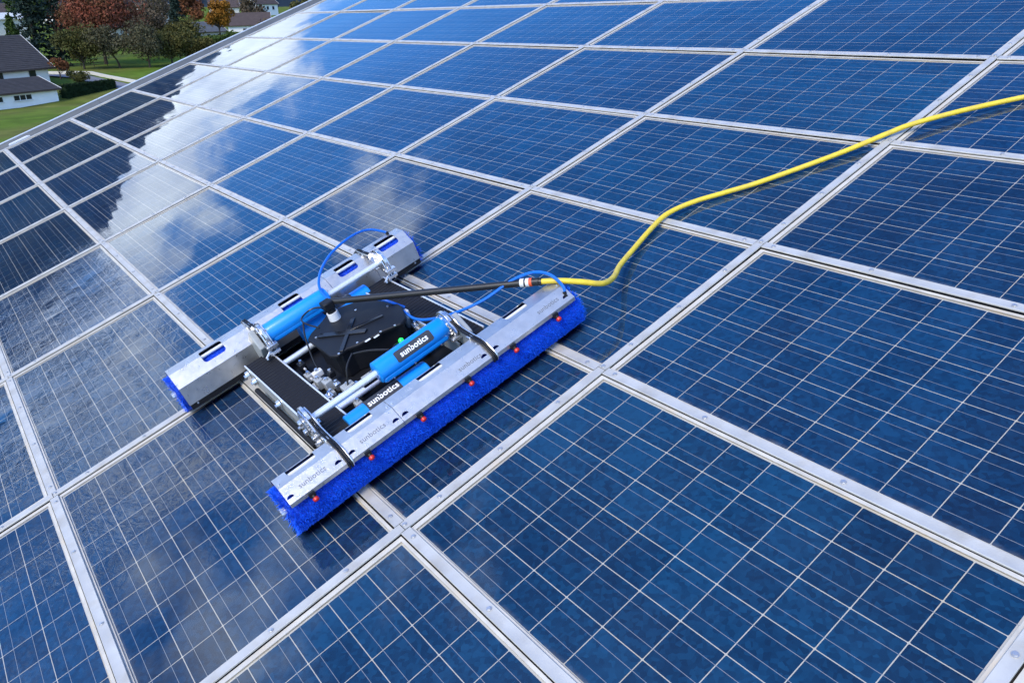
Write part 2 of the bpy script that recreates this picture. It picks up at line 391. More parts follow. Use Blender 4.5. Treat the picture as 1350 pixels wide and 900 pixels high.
# ------------------------------------------------------------------ the building that carries the array
U_LEFT, U_RIGHT, V_LOW, V_HIGH = -7 * S - .03, 2 * S + .03, -2 * PA - .03, 7 * PA + .03
barn = empty('barn', 'large building whose pitched roof carries the whole solar array', 'building', (0, 0, 0), roof=True)
MB().box((U_LEFT - .42, V_LOW - .3, -.30), (U_RIGHT + .3, V_HIGH + .3, -.09)).build('roof_deck', DECK, barn)
def barn_wall(p, q):
    # wall standing from ground to the roof underside, in world coordinates turned into barn-local ones
    inv = MROOF.inverted()
    a, b = MROOF @ Vector((p[0], p[1], -.31)), MROOF @ Vector((q[0], q[1], -.31))
    t = (b - a); t.z = 0; n = t.cross(Vector((0, 0, 1))).normalized() * .15
    vs = []
    for s_ in (n, -n):
        for c, zt in ((a, a.z), (b, b.z)):
            vs += [inv @ Vector((c.x + s_.x, c.y + s_.y, -9.6)), inv @ Vector((c.x + s_.x, c.y + s_.y, zt))]
    return MB().add(vs, [(0, 2, 3, 1), (4, 5, 7, 6), (0, 1, 5, 4), (2, 6, 7, 3), (1, 3, 7, 5), (0, 4, 6, 2)]).build('wall', WALLM, barn, False)
ul, ur, vl, vh = U_LEFT - .1, U_RIGHT + .1, V_LOW, V_HIGH
barn_wall((ul, vl), (ul, vh)); barn_wall((ur, vl), (ur, vh)); barn_wall((ul + .3, vl), (ur - .3, vl)); barn_wall((ul + .3, vh), (ur - .3, vh))
# verge flashing along the left edge: sloping sheet, upstand and rolled outer lip
g = U_LEFT
vl0, vh0 = V_LOW - .3, V_HIGH + .3
nseg = 5
for k in range(nseg):
    a = vl0 + (vh0 - vl0) * k / nseg + .002; b = vl0 + (vh0 - vl0) * (k + 1) / nseg - .002
    prof = [(g + .012, .012), (g - .05, .010), (g - .10, -.055), (g - .25, -.055), (g - .33, .035), (g - .345, .035), (g - .345, -.12), (g - .33, -.12), (g - .25, -.07), (g - .105, -.07), (g - .055, -.004), (g + .012, 0)]
    MB().prism(prof, 'y', a, b).build('verge_flashing', FLASH, barn, True, ang=20)
    MB().tube([(g - .34, a, .042), (g - .34, b, .042)], .013, 8).build('verge_lip', FLASHL, barn)
MB().prism([(g - .03, -1.0), (g - .10, -.98), (g - .12, .6), (g - .03, .62)][:0] or [(g - .02, .08), (g - .11, .10), (g - .12, .36), (g - .03, .40)], 'z', .012, .03).build('verge_patch', WHITEP, barn)
# cover strips over the joints
SA = MB().prism([(-.020, .005), (-.020, .011), (-.018, .0128), (-.015, .012), (.016, .012), (.0185, .0126), (.020, .011), (.020, .005)], 'y', .0015, PA - .0015).mesh('cover_strip', ALU, True, 30)
SB = MB().prism([(-.020, .004), (-.020, .009), (-.018, .0108), (-.015, .010), (.016, .010), (.0185, .0106), (.020, .009), (.020, .004)], 'x', .024, S - .024).mesh('cover_strip', ALU, True, 30)
sm = MB(); sm.tube([(0, 0, 0), (0, 0, .003)], .0092, 14); sm.tube([(0, 0, .003), (0, 0, .0062)], [.0068, .006], 6)
SCR = sm.mesh('screw', SCREW, True, 30)
GAPA = MB().box((-.030, 0, -.088), (.030, PA, -.012)).mesh('joint_gasket', DARK, False)
GAPB = MB().box((.03, -.028, -.088), (S - .03, .028, -.013)).mesh('joint_gasket', DARK, False)
camv = CAMLOC
far_screws = MB()
def add_screw(strip, lu, lv, w, base):
    p = Vector((base[0] + lu, base[1] + lv, w))
    if (p - camv).length < 6.3:
        inst('screw', SCR, strip, (lu, lv, w), (0, 0, rnd.uniform(0, 6)))
    else:
        far_screws.tube([p, p + Vector((0, 0, .006))], .010, 6)
for i in range(-7, 3):
    for j in range(-2, 7):
        s_ = inst('cover_strip', SA, barn, (i * S, j * PA, rnd.uniform(0, .0006)))
        inst('joint_gasket', GAPA, barn, (i * S, j * PA, 0))
        for fv in (.012, .17, .46, .76): add_screw(s_, rnd.uniform(-.002, .003), fv * PA, .012, (i * S, j * PA))
for i in range(-7, 2):
    for j in range(-2, 8):
        s_ = inst('cover_strip', SB, barn, (i * S, j * PA, rnd.uniform(0, .0006)))
        inst('joint_gasket', GAPB, barn, (i * S, j * PA, 0))
        for fu in (.045, .32, .64, .95): add_screw(s_, fu * S, rnd.uniform(-.003, .002), .010, (i * S, j * PA))
tag(far_screws.build('screws', SCREW, barn), kind='stuff')

# ------------------------------------------------------------------ solar panels
U0m, U1m, V0m, V1m = .052, .037, .034, .042          # margins from the joint line to the first cell
CU, CV = (S - U0m - U1m) / 10, (PA - V0m - V1m) / 6
cu_, cv_ = CU - .0032, CV - .0030
def panel_meshes():
    fr = MB()
    x0, x1, y0, y1 = .0245, S - .0165, .0165, PA - .0245
    a0, a1, b0, b1 = U0m - .006, S - U1m + .006, V0m - .005, PA - V1m + .005
    z0, z1 = -.040, .003
    fr.box((x0, y0, z0), (a0, y1, z1)); fr.box((a1, y0, z0), (x1, y1, z1)); fr.box((a0, y0, z0), (a1, b0, z1 - .0004)); fr.box((a0, b1, z0), (a1, y1, z1 - .0004))
    FR = fr.mesh('frame', FRAME, False)
    BK = MB().box((a0 - .004, b0 - .004, -.010), (a1 + .004, b1 + .004, -.0050)).mesh('backsheet', BACK, False)
    GL = MB().add([(a0, b0, .0008), (a1, b0, .0008), (a1, b1, .0008), (a0, b1, .0008)], [(0, 1, 2, 3)]).mesh('glass', GLASS, False, recalc=False)
    t = MB(); t.v = []; 
    c = .0025
    poly = [(c, 0), (cu_ - c, 0), (cu_, c), (cu_, cv_ - c), (cu_ - c, cv_), (c, cv_), (0, cv_ - c), (0, c)]
    CE = MB().prism(poly, 'z', -.0052, -.00465).mesh('solar_cell', CELL, False)
    BB = MB().box((U0m - .004, -.00075, -.0046), (S - U1m + .004, .00075, -.0043)).mesh('busbar', BUS, False)
    al = MB()
    for a in range(10):
        for b in range(6): al.prism([(p[0] + U0m + a * CU + .0016, p[1] + V0m + b * CV + .0015) for p in poly], 'z', -.0052, -.00465)
    return FR, BK, GL, CE, BB, al.mesh('solar_cells', CELL, False)
FR, BK, GL, CE, BB, CALL = panel_meshes()
ORD = ['first', 'second', 'third', 'fourth', 'fifth', 'sixth', 'seventh', 'eighth', 'ninth']
for i in range(-7, 2):
    for j in range(-2, 7):
        row = 'in the row under the robot' if j == 0 else ('%s row %s the robot' % (ORD[abs(j) - 1], 'above' if j > 0 else 'below'))
        lab = 'blue solar panel, %s column from the roof edge, %s' % (ORD[i + 7], row)
        p = empty('solar_panel', lab, 'solar panel', (i * S, j * PA, 0), roof=True, group='solar panels of the roof array')
        # every panel lies a hair out of plane
        p.rotation_euler = (TILT + R(rnd.gauss(0, .10)), R(rnd.gauss(0, .10)), 0)
        inst('frame', FR, p); inst('backsheet', BK, p); inst('glass', GL, p)
        ctr = Vector(((i + .5) * S, (j + .5) * PA, 0))
        dist = (ctr - camv).length
        k_ = rnd.uniform(.92, 1.2); tint = (k_ * rnd.uniform(.85, 1.3), k_ * rnd.uniform(.93, 1.10), k_, 1)
        if dist < 7.6:
            for a in range(10):
                for b in range(6): inst('solar_cell', CE, p, (U0m + a * CU + .0016, V0m + b * CV + .0015, 0)).color = tint
        else:
            c_ = tag(inst('solar_cells', CALL, p), kind='stuff'); c_.color = tint
        for b in range(6):
            for q in (.27, .73): inst('busbar', BB, p, (0, V0m + (b + q) * CV, 0))
# ------------------------------------------------------------------ the cleaning robot
UC, VC = -1.04, .435
robot = empty('cleaning_robot', 'brush cleaning robot with two blue roller brushes standing on the panels', 'robot', (UC, VC, 0), roof=True)
XB = .668                                            # brush axis, from the robot's centre line
PROF = [(XB + .098, .166), (XB + .100, .184), (XB + .036, .224), (XB - .036, .224), (XB - .112, .170), (XB - .112, .066)]
TL = [0]
for a, b in zip(PROF, PROF[1:]): TL.append(TL[-1] + math.dist(a, b))
def on_profile(t):
    for k in range(len(PROF) - 1):
        if t <= TL[k + 1] + 1e-9:
            f = (t - TL[k]) / (TL[k + 1] - TL[k]); a, b = PROF[k], PROF[k + 1]
            return a[0] + (b[0] - a[0]) * f, a[1] + (b[1] - a[1]) * f
    return PROF[-1]
def half(flip):
    sg = -1 if flip else 1
    return lambda p: (p[0] * sg, p[1] * sg, p[2])
def flipmb(mb, flip):
    if flip: mb.v = [(-x, -y, z) for x, y, z in mb.v]
    return mb
def rrect(y0, y1, t0, t1, r, n=5):
    o = []
    for cx, cy, a0 in ((y1 - r, t1 - r, 0), (y0 + r, t1 - r, 90), (y0 + r, t0 + r, 180), (y1 - r, t0 + r, 270)):
        for k in range(n + 1):
            a = R(a0 + 90 * k / n); o.append((cx + r * math.cos(a), cy + r * math.sin(a)))
    return o
def inside(p, poly):
    c = False; n = len(poly)
    for i in range(n):
        (x0, y0), (x1, y1) = poly[i], poly[i - 1]
        if (y0 > p[1]) != (y1 > p[1]) and p[0] < (x1 - x0) * (p[1] - y0) / (y1 - y0) + x0: c = not c
    return c
def cover(name, y0, y1, slots, moons, flip):
    V = []; E = []
    def loop(pts, closed=True):
        o = len(V); V.extend(pts); n = len(pts)
        E.extend([(o + i, o + (i + 1) % n) for i in range(n if closed else n - 1)])
    loop([(y0, 0), (y1, 0), (y1, TL[-1]), (y0, TL[-1])])
    for t in TL[1:-1]: loop([(y0, t), (y1, t)], False)
    holes = []
    for a, b in slots: holes.append(rrect(a, b, TL[3] - .045, TL[3] + .047, .017))
    for m in moons:
        tb = TL[1] + .020
        holes.append([(m + .015 * math.cos(R(k)), tb - .009 * 0 + .013 * math.sin(R(k))) for k in range(0, 181, 20)])
    for h in holes: loop(h)
    r = geometry.delaunay_2d_cdt([Vector(p) for p in V], E, [], 0, 1e-6)
    P, F = r[0], r[2]; keep = []
    for f in F:
        c = sum((P[i] for i in f), Vector((0, 0))) / len(f)
        if not any(inside(c, h) for h in holes): keep.append(tuple(f))
    vs = []
    for p in P:
        x, z = on_profile(p[1]); vs.append((x, p[0], z))
    mb = flipmb(MB().add(vs, keep), flip)
    o = mb.build(name, COVER, robot, False)
    sd = o.modifiers.new('solid', 'SOLIDIFY'); sd.thickness = .0022; sd.offset = 0
    return o
TXT = text_mesh('engraved_text', 'sunbotics', .030, TEXTD, .0002)
def facet_text(yc, flip, parent):
    a, b = PROF[1], PROF[2]; dx, dz = b[0] - a[0], b[1] - a[1]; ln = math.hypot(dx, dz); dx /= ln; dz /= ln
    nx, nz = -dz, dx
    if nz < 0: nx, nz = -nx, -nz
    mx, mz = (a[0] + b[0]) / 2, (a[1] + b[1]) / 2
    vs = [(mx + dx * v.co.y + nx * .0016, yc + v.co.x, mz + dz * v.co.y + nz * .0016) for v in TXT.vertices]
    mb = flipmb(MB().add(vs, [tuple(p.vertices) for p in TXT.polygons]), flip)
    return mb.build('engraved_text', TEXTD, parent, False)
SEG = [(-.692, -.436), (-.434, -.179), (-.177, .276), (.278, .730)]
SLOT = [(-.635, -.512), (-.366, -.249), (-.020, .098), (.437, .557)]
TEXTY = [-.571, -.299, .183, .610]
MOON = [(-.674, -.466), (-.404, -.200), (-.155, .245), (.308, .700)]
NOZ = [-.606, -.356, -.109, .134, .374, .612]
ARMS = (-.435, .277)

def bristles(flip, n):
    rr = random.Random(11 + flip); vs = []; fs = []
    y0, y1, zc = -.715, .755, .102
    for k in range(n):
        y = rr.uniform(y0, y1); a = rr.uniform(0, 2 * math.pi)
        # bristles stand in spiral tufts
        a = a - ((a * 14 / (2 * math.pi) + y * 26) % 1.0 - .5) * .05
        ln = .101 + rr.gauss(0, .0018); lean = rr.gauss(0, .035); ly = rr.gauss(0, .05)
        e = min(y - y0, y1 - y)
        if e < .05: ly += (-1 if y - y0 < y1 - y else 1) * (.05 - e) * 5 * rr.random()
        ca, sa = math.cos(a), math.sin(a); w_ = .0011
        b = Vector((XB + ca * .086, y, zc + sa * .086))
        a2 = a + lean; tip = Vector((XB + math.cos(a2) * ln, y + ly * .06, zc + math.sin(a2) * ln))
        if tip.z < .004: tip.z = .004; 
        mid = (b + tip) / 2; t = Vector((-sa, 0, ca)) * w_ if rr.random() < .5 else Vector((0, w_, 0))
        o = len(vs); vs += [tuple(b - t), tuple(b + t), tuple(tip + t * .7), tuple(tip - t * .7)]; fs.append((o, o + 1, o + 2, o + 3))
    return flipmb(MB().add(vs, fs), flip)
LAB = {}
def curved(me_or_poly, xc, zc, r, th0, yc):
    return lambda p: (xc + r * math.sin(th0 - p[1] / r), yc + p[0], zc + r * math.cos(th0 - p[1] / r))
TXM = text_mesh('label_text', 'sunbotics', .046, TEXTW, .0012)
def cyl_label(parent, xc, zc, r, th0, yc, hw, hh, ts, flip):
    mp = curved(None, xc, zc, r + .0008, th0, yc); vs = []; fs = []; n = 10
    for k in range(n + 1):
        t = -hh + 2 * hh * k / n; ins = .008 if k in (0, n) else 0
        vs += [mp((-hw + ins, t)), mp((hw - ins, t))]
    for k in range(n): fs.append((2 * k, 2 * k + 1, 2 * k + 3, 2 * k + 2))
    flipmb(MB().add(vs, fs), flip).build('label', LABELM, parent)
    mp = curved(None, xc, zc, r + .0016, th0, yc)
    vs = [mp((v.co.x * ts, v.co.y * ts)) for v in TXM.vertices]
    flipmb(MB().add(vs, [tuple(p.vertices) for p in TXM.polygons]), flip).build('label_text', TEXTW, parent, False)

XM, ZM = .437, .228                                  # cross shaft and motor axis
for flip in (False, True):
    q = half(flip)
    for k in range(4):
        c = cover('brush_cover', *SEG[k], [SLOT[k]], MOON[k], flip)
        facet_text(TEXTY[k], flip, c)
        for yy in (SEG[k][0] + .012, SEG[k][1] - .012):
            flipmb(MB().tube([(XB + .012, yy, .224), (XB + .012, yy, .2285)], .0045, 8), flip).build('rivet', STEEL, c)
        # black rubber flap under the inner wall
        flipmb(MB().box((XB - .111, SEG[k][0] + .003, .038), (XB - .106, SEG[k][1] - .003, .075)), flip).build('rubber_flap', RUBBER, c)
        for yy in (SEG[k][0] + .04, SEG[k][1] - .04):
            flipmb(MB().tube([(XB - .113, yy, .058), (XB - .117, yy, .058)], .005, 8), flip).build('flap_bolt', STEEL, c)
    br = flipmb(MB().tube([(XB, -.708, .102), (XB, .748, .102)], .0935, 40), flip).build('roller_brush', BRCORE, robot)
    b_ = bristles(flip, 90000 if not flip else 30000).build('bristles', BRISTLE, br, False); tag(b_, kind='stuff')
    flipmb(MB().tube([(XB, -.728, .102), (XB, -.706, .102)], .02, 14).tube([(XB, .746, .102), (XB, .768, .102)], .02, 14), flip).build('axle', STEEL, br)
    flipmb(MB().tube([(XB - .019, -.68, .2095), (XB - .019, .72, .2095)], .0085, 10), flip).build('water_pipe', WHITEP, robot)
    flipmb(MB().box((XB - .006, -.685, .2045), (XB + .032, .725, .2065)), flip).build('slot_shade_plate', BLACKP, robot)  # added black sheet standing in for the dark gap inside the cover slots
    for y in NOZ:
        nz = flipmb(MB().box((XB + .086, y - .014, .158), (XB + .110, y + .010, .176)).tube([(XB + .098, y - .002, .165), (XB + .116, y, .152)], .009, 10), flip).build('spray_nozzle', BLACKP, robot)
        flipmb(MB().tube([(XB + .111, y, .155), (XB + .114, y, .153), (XB + .121, y, .1475), (XB + .124, y, .145)], [.008, .0118, .0118, .007], 12), flip).build('nozzle_tip', REDP, nz)
    # carrier arms: paired crescent plates with a strap over the cover
    for ka, ya in enumerate(ARMS):
        arc = [(.375, .135), (.372, .20), (.392, .255), (.432, .288), (.485, .282), (.530, .258), (.548, .235)]
        inn = [(.398, .142), (.398, .196), (.414, .238), (.444, .262), (.483, .258), (.520, .240), (.540, .222)]
        arm = None
        for dy in (-.017, .011):
            m_ = MB()
            vs = [(a[0], ya + dy + e, a[1]) for e in (0, .006) for a in arc + inn[::-1]]
            n = len(arc); N = 2 * n
            for k in range(n - 1):
                m_f = [(k, k + 1, N - 2 - k, N - 1 - k), (N + k, N + N - 1 - k, N + N - 2 - k, N + k + 1)]
                m_.f += m_f
            for k in range(N): m_.f.append((k, (k + 1) % N, N + (k + 1) % N, N + k))
            m_.v = vs
            o = flipmb(m_, flip).build('carrier_arm', STEEL, robot if arm is None else arm, True, 0, 30)
            if arm is None: arm = o
        strap = smoothpath([(.505, ya, .272), (.545, ya, .247), (XB - .036, ya, .2365), (XB + .036, ya, .2335), (XB + .085, ya, .206), (XB + .108, ya, .180), (XB + .100, ya, .158)], 5)
        for dy, rr_, mm, nm in ((-.0055, .0048, BLACKP, 'strap'), (.0055, .0048, BLACKP, 'strap'), (.0125, .0028, STEEL, 'strap_wire')):
            flipmb(MB().tube([(p.x, p.y + dy, p.z) for p in strap], rr_, 8), flip).build(nm, mm, arm)
        flipmb(MB().box((XB - .052, ya - .016, .226), (XB - .026, ya + .016, .238)), flip).build('clamp_block', STEEL, arm, True, .002)
        flipmb(MB().tube([(XM, ya - .008, ZM), (XM, ya + .008, ZM)], .066, 32), flip).build('hub_disc', STEEL, arm, True, .002)
        flipmb(MB().tube([(XM, ya - .022, ZM), (XM, ya + .022, ZM)], .026, 18), flip).build('hub_boss', BLACKP if ka else STEEL, arm)
        for b in range(6):
            an = R(60 * b + 15); cx, cz = XM + .044 * math.cos(an), ZM + .044 * math.sin(an)
            flipmb(MB().tube([(cx, ya - .015, cz), (cx, ya + .015, cz)], .006, 6), flip).build('hub_bolt', STEEL, arm)
        # clamp lugs and wing screws
        for (dx, dz, s_) in ((-.075, -.035, .02), (-.06, -.075, .017), (.05, -.05, .016)):
            flipmb(MB().box((XM + dx - s_ / 2, ya - .03, ZM + dz - s_ / 2), (XM + dx + s_, ya + .028, ZM + dz + s_ / 2)), flip).build('clamp_lug', STEEL, arm, True, .002)
        flipmb(MB().tube([(XM - .06, ya + .02, ZM - .06), (XM - .075, ya + .052, ZM - .075)], .006, 8).tube([(XM - .095, ya + .052, ZM - .07), (XM - .06, ya + .05, ZM - .08)], .005, 8), flip).build('wing_screw', STEEL, arm)
    # belt guard from the motor shaft down to the brush
    ya = ARMS[1]
    flipmb(MB().prism([(XM - .035, .19), (XM + .03, .275), (XB - .115, .205), (XB - .115, .075), (XM + .04, .07)], 'y', ya + .018, ya + .052), flip).build('belt_guard', GREYP, robot, True, .006)
    # blue motor with its clamp
    mo = flipmb(MB().tube([(XM, -.098, ZM), (XM, -.095, ZM), (XM, .255, ZM), (XM, .262, ZM)], [.044, .049, .049, .045], 36), flip).build('motor_housing', BLUEP, robot)
    flipmb(MB().box((XM - .046, -.094, ZM - .046), (XM + .046, .250, ZM - .01)), flip).build('motor_skirt', BLUEP, mo, True, .012)
    for yy in (-.05, .06, .2):
        flipmb(MB().tube([(XM + .046, yy, ZM - .04), (XM + .049, yy, ZM - .04)], .004, 8), flip).build('skirt_screw', STEEL, mo)
    flipmb(MB().tube([(XM, .262, ZM), (XM, .268, ZM)], .040, 24), flip).build('motor_flange', STEEL, mo)
    for an in (30, 80, 130):
        cx, cz = XM + .04 * math.cos(R(an)), ZM + .04 * math.sin(R(an))
        flipmb(MB().box((cx - .011, .255, cz - .011), (cx + .011, .285, cz + .011)), flip).build('clamp_jaw', STEEL, mo, True, .003)
    cyl_label(mo, XM, ZM, .049, R(52) if not flip else R(50), .088, .094, .026, .78, flip)
    # shafts and cross tubes
    flipmb(MB().tube([(XM, -.44, ZM), (XM, -.096, ZM)], .015, 14), flip).build('cross_tube', TUBEM, robot)
    flipmb(MB().tube([(.305, -.29, .11), (.305, .29, .11)], .015, 14), flip).build('cross_tube', TUBEM, robot)
    # lower brush motor with charcoal label band
    lm = flipmb(MB().tube([(.464, -.31, .104), (.464, -.305, .104), (.464, .10, .104), (.464, .105, .104)], [.048, .052, .052, .048], 32), flip).build('lower_motor', BLUEP, robot)
    cyl_label(lm, .464, .104, .052, R(20), -.125, .086, .060, .86, flip)
# crawler tracks
for ys in (-1, 1):
    ya, yb = (-.415, -.290) if ys < 0 else (.290, .415)
    zc, rad, xe = .068, .060, .445
    path = []
    for k in range(13): a = R(90 - 15 * k); path.append((xe + rad * math.cos(a), zc + rad * math.sin(a)))
    for k in range(13): a = R(270 - 15 * k); path.append((-xe + rad * math.cos(a), zc + rad * math.sin(a)))
    dense = []
    for a, b in zip(path, path[1:] + path[:1]):
        ln = math.dist(a, b); n = max(1, round(ln / .0135))
        for k in range(n): dense.append((a[0] + (b[0] - a[0]) * k / n, a[1] + (b[1] - a[1]) * k / n))
    N = len(dense); outer = []; inner = []
    for k in range(N):
        p, q = Vector(dense[k - 1]), Vector(dense[(k + 1) % N]); t = (q - p).normalized(); nrm = Vector((-t.y, t.x))
        c = Vector(dense[k]); hgt = .0045 if k % 2 else 0
        outer.append(c + nrm * hgt); inner.append(c - nrm * .006)
    vs = []; fs = []
    for yy in (ya, yb):
        vs += [(p.x, yy, max(p.y, .0035)) for p in outer] + [(p.x, yy, p.y) for p in inner]
    for k in range(N):
        n1 = (k + 1) % N
        fs += [(k, n1, 2 * N + n1, 2 * N + k), (N + k, 3 * N + k, 3 * N + n1, N + n1), (k, N + k, N + n1, n1), (2 * N + k, 2 * N + n1, 3 * N + n1, 3 * N + k)]
    tr = MB().add(vs, fs).build('crawler_track', RUBBER, robot, False)
    for yy in (ya - .009, yb + .003):
        o = MB().prism([(-.50, .05), (-.45, .124), (.45, .124), (.50, .05), (.44, .018), (-.44, .018)], 'y', yy, yy + .006).build('side_plate', GREYP, tr, True, .002)
        MB().box((-.47, yy - .002, .122), (.47, yy + .006, .1335)).build('edge_rail', TUBEM, tr, True, .0015)
    yo = (ya - .012) if ys < 0 else (yb + .012)
    for xx in (-.46, -.36, -.05, .22, .40):
        MB().tube([(xx, yo, .085), (xx, yo + ys * .016, .085)], [.021, .019], 16).tube([(xx, yo + ys * .016, .085), (xx, yo + ys * .026, .085)], .009, 8).build('roller', STEEL, tr)
    MB().tube([(-.33, yo + ys * .022, .055), (.36, yo + ys * .022, .055)], .013, 10).build('guard_bar', RUBBER, tr)
    for k in range(4):
        MB().tube([(-.34 + .24 * k, (ya + yb) / 2 - .05, .068), (-.34 + .24 * k, (ya + yb) / 2 + .05, .068)], .05, 18).build('road_wheel', BLACKP, tr)
# body
MB().box((-.42, -.285, .035), (.42, .285, .055)).build('base_plate', BLACKP, robot, True, .004)
for xx in (-.36, .22):
    MB().box((xx, -.285, .055), (xx + .03, .285, .085)).build('chassis_bar', BLACKP, robot, True, .003)
MB().bar((.30, -.14, .125), (.30, .285, .125), .03, .03).build('battery_rail', BLACKP, robot, True, .004)
LIDP = [(-1.235, .315), (-1.20, .278), (-.945, .276), (-.912, .30), (-.918, .355), (-.892, .40), (-.868, .53), (-.832, .605), (-.85, .648), (-.965, .692), (-1.08, .695), (-1.24, .62), (-1.30, .52), (-1.31, .44), (-1.28, .40)]
LIDP = [(a - UC - .038, b - VC + .010) for a, b in LIDP]
box = MB().prism([(a * .90 - .012, b * .90 + .008) for a, b in LIDP], 'z', .055, .187).build('control_box', BLACKP, robot, True, .006)
MB().prism(LIDP, 'z', .188, .206).build('lid', BLACKP, box, True, .005)
MB().bar((-.155, -.10, .209), (.055, .055, .209), .030, .010).bar((-.118, .075, .2085), (.085, -.10, .2085), .022, .009).bar((-.05, -.02, .2087), (.02, .17, .2087), .018, .008).build('raised_cross', BLACKG, box, True, .002)
for (a, b) in ((-.16, -.115), (.09, -.115), (.135, .09), (.16, .155), (-.03, .225), (-.175, .12), (.10, -.02)):
    MB().tube([(a, b, .206), (a, b, .211)], .006, 8).build('lid_screw', STEEL, box)
for (a, b) in ((.13, .02), (.145, .06)):
    MB().box((a - .006, b - .014, .206), (a + .006, b + .014, .2075)).build('status_lamp', WHITEP, box)
MB().tube([(.26, .118, .17), (.26, .118, .19), (.26, .118, .196)], [.012, .012, .005], 12).build('green_lamp', GREEN, robot)
MB().tube([(.26, .118, .055), (.26, .118, .17)], .006, 8).build('lamp_stem', BLACKP, robot)
# pneumatic valves in front of the box
for (x, y, z, sx, sy, sz, mm) in ((-.005, -.235, .085, .05, .035, .05, GREYP), (.055, -.215, .085, .045, .04, .055, GREYP), (.10, -.19, .08, .035, .03, .04, STEEL), (-.06, -.21, .10, .03, .05, .03, WHITEP), (.03, -.175, .11, .03, .03, .03, BLACKP), (.12, -.235, .075, .04, .03, .03, GREYP), (.185, -.17, .085, .05, .06, .05, GREYP), (.22, -.06, .08, .06, .09, .05, GREYP)):
    v = MB().box((x - sx / 2, y - sy / 2, z - sz / 2), (x + sx / 2, y + sy / 2, z + sz / 2)).build('valve_block', mm, robot, True, .004)
    MB().tube([(x, y, z + sz / 2), (x, y, z + sz / 2 + .012)], .008, 8).build('fitting', STEEL, v)
MB().box((-.07, -.26, .056), (.0, -.19, .066)).build('valve_bracket', WHITEP, robot, True, .002)
MB().box((.02, .255, .06), (.10, .285, .09)).build('valve_bracket', GREYP, robot, True, .003)
MB().prism([(.035 + .028 * math.cos(R(a)), .262 + .028 * math.sin(R(a))) for a in range(0, 360, 60)], 'z', .14, .175).build('hex_cap', WHITEP, robot, True, .004)
MB().tube([(.035, .262, .09), (.035, .262, .14)], .018, 10).build('cap_stem', GREYP, robot)
for k, (x, y, z, h_, mm) in enumerate(((-.10, -.245, .07, .035, GREYP), (.15, -.255, .07, .03, STEEL), (.24, -.235, .07, .04, GREYP), (.20, .22, .07, .05, GREYP), (.28, .20, .07, .03, STEEL), (-.20, -.23, .07, .05, BLACKP), (.255, -.15, .08, .045, BLACKP), (.33, -.20, .07, .03, GREYP), (.10, .265, .09, .03, STEEL), (-.16, .262, .09, .04, GREYP))):
    v = MB().box((x - .022, y - .016, z), (x + .022, y + .016, z + h_)).build('valve_block', mm, robot, True, .003)
    MB().tube([(x, y, z + h_), (x + .004, y + .003, z + h_ + .016)], .007, 8).build('fitting', STEEL, v)
    MB().tube([(x + .022, y, z + h_ * .5), (x + .036, y, z + h_ * .5)], .0055, 8).build('elbow', WHITEP, v)
def L2(u, v, w): return (u - UC, v - VC, w)
# swivel and black supply hose
sw = MB().tube([L2(-1.262, .460, .204), L2(-1.262, .460, .246)], [.030, .028], 18).build('swivel_ring', WHITEP, robot)
MB().tube([L2(-1.262, .460, .246), L2(-1.265, .460, .285)], .022, 14).build('swivel_post', BLACKP, sw)
MB().box(L2(-1.297, .430, .268), L2(-1.238, .483, .308)).build('swivel_elbow', BLACKP, sw, True, .006)
hp = [Vector(L2(-1.272, .478, .292)).lerp(Vector(L2(-.475, 1.085, .249)), k / 12) for k in range(13)]
hs = MB().tube(hp, .0160, 14).build('supply_hose', HOSEB, robot)
d_ = (hp[-1] - hp[-2]).normalized(); e0 = Vector(L2(-.475, 1.085, .249))
off = 0
for mm, ln, rr_ in ((WHITEP, .018, .0195), (HOSEB, .008, .019), (WHITEP, .015, .0195), (ORANGE, .014, .0193), (HOSEB, .030, .0182)):
    MB().tube([e0 + d_ * (off - .03), e0 + d_ * (off - .03 + ln)], rr_, 14).build('coupling_ring', mm, hs); off += ln
# blue air tubes
MB().tube(smoothpath([L2(-1.30, .50, .262), L2(-1.44, .505, .29), L2(-1.54, .57, .325), L2(-1.655, .70, .335), L2(-1.735, .86, .325), L2(-1.79, .985, .285), L2(-1.765, 1.06, .235), L2(-1.735, 1.062, .224)], 7), .0070, 8).build('air_tube', BTUBE, robot)
MB().tube(smoothpath([L2(-1.30, .50, .262), L2(-1.27, .535, .268), L2(-1.21, .58, .262), L2(-1.11, .66, .235), L2(-1.02, .72, .18)], 6), .0070, 8).build('air_tube', BTUBE, robot)
MB().tube(smoothpath([L2(-.98, .69, .19), L2(-.90, .70, .165), L2(-.80, .735, .175), L2(-.68, .80, .205), L2(-.60, .92, .225), L2(-.535, 1.045, .265), L2(-.46, 1.118, .285), L2(-.385, 1.155, .27), L2(-.325, 1.16, .225), L2(-.305, 1.145, .200)], 7), .0070, 8).build('air_tube', BTUBE, robot)
MB().tube([L2(-.307, 1.147, .212), L2(-.300, 1.142, .19)], .0085, 10).tube([L2(-1.735, 1.062, .238), L2(-1.735, 1.062, .222)], .0085, 10).build('tube_fitting', BLACKP, robot)
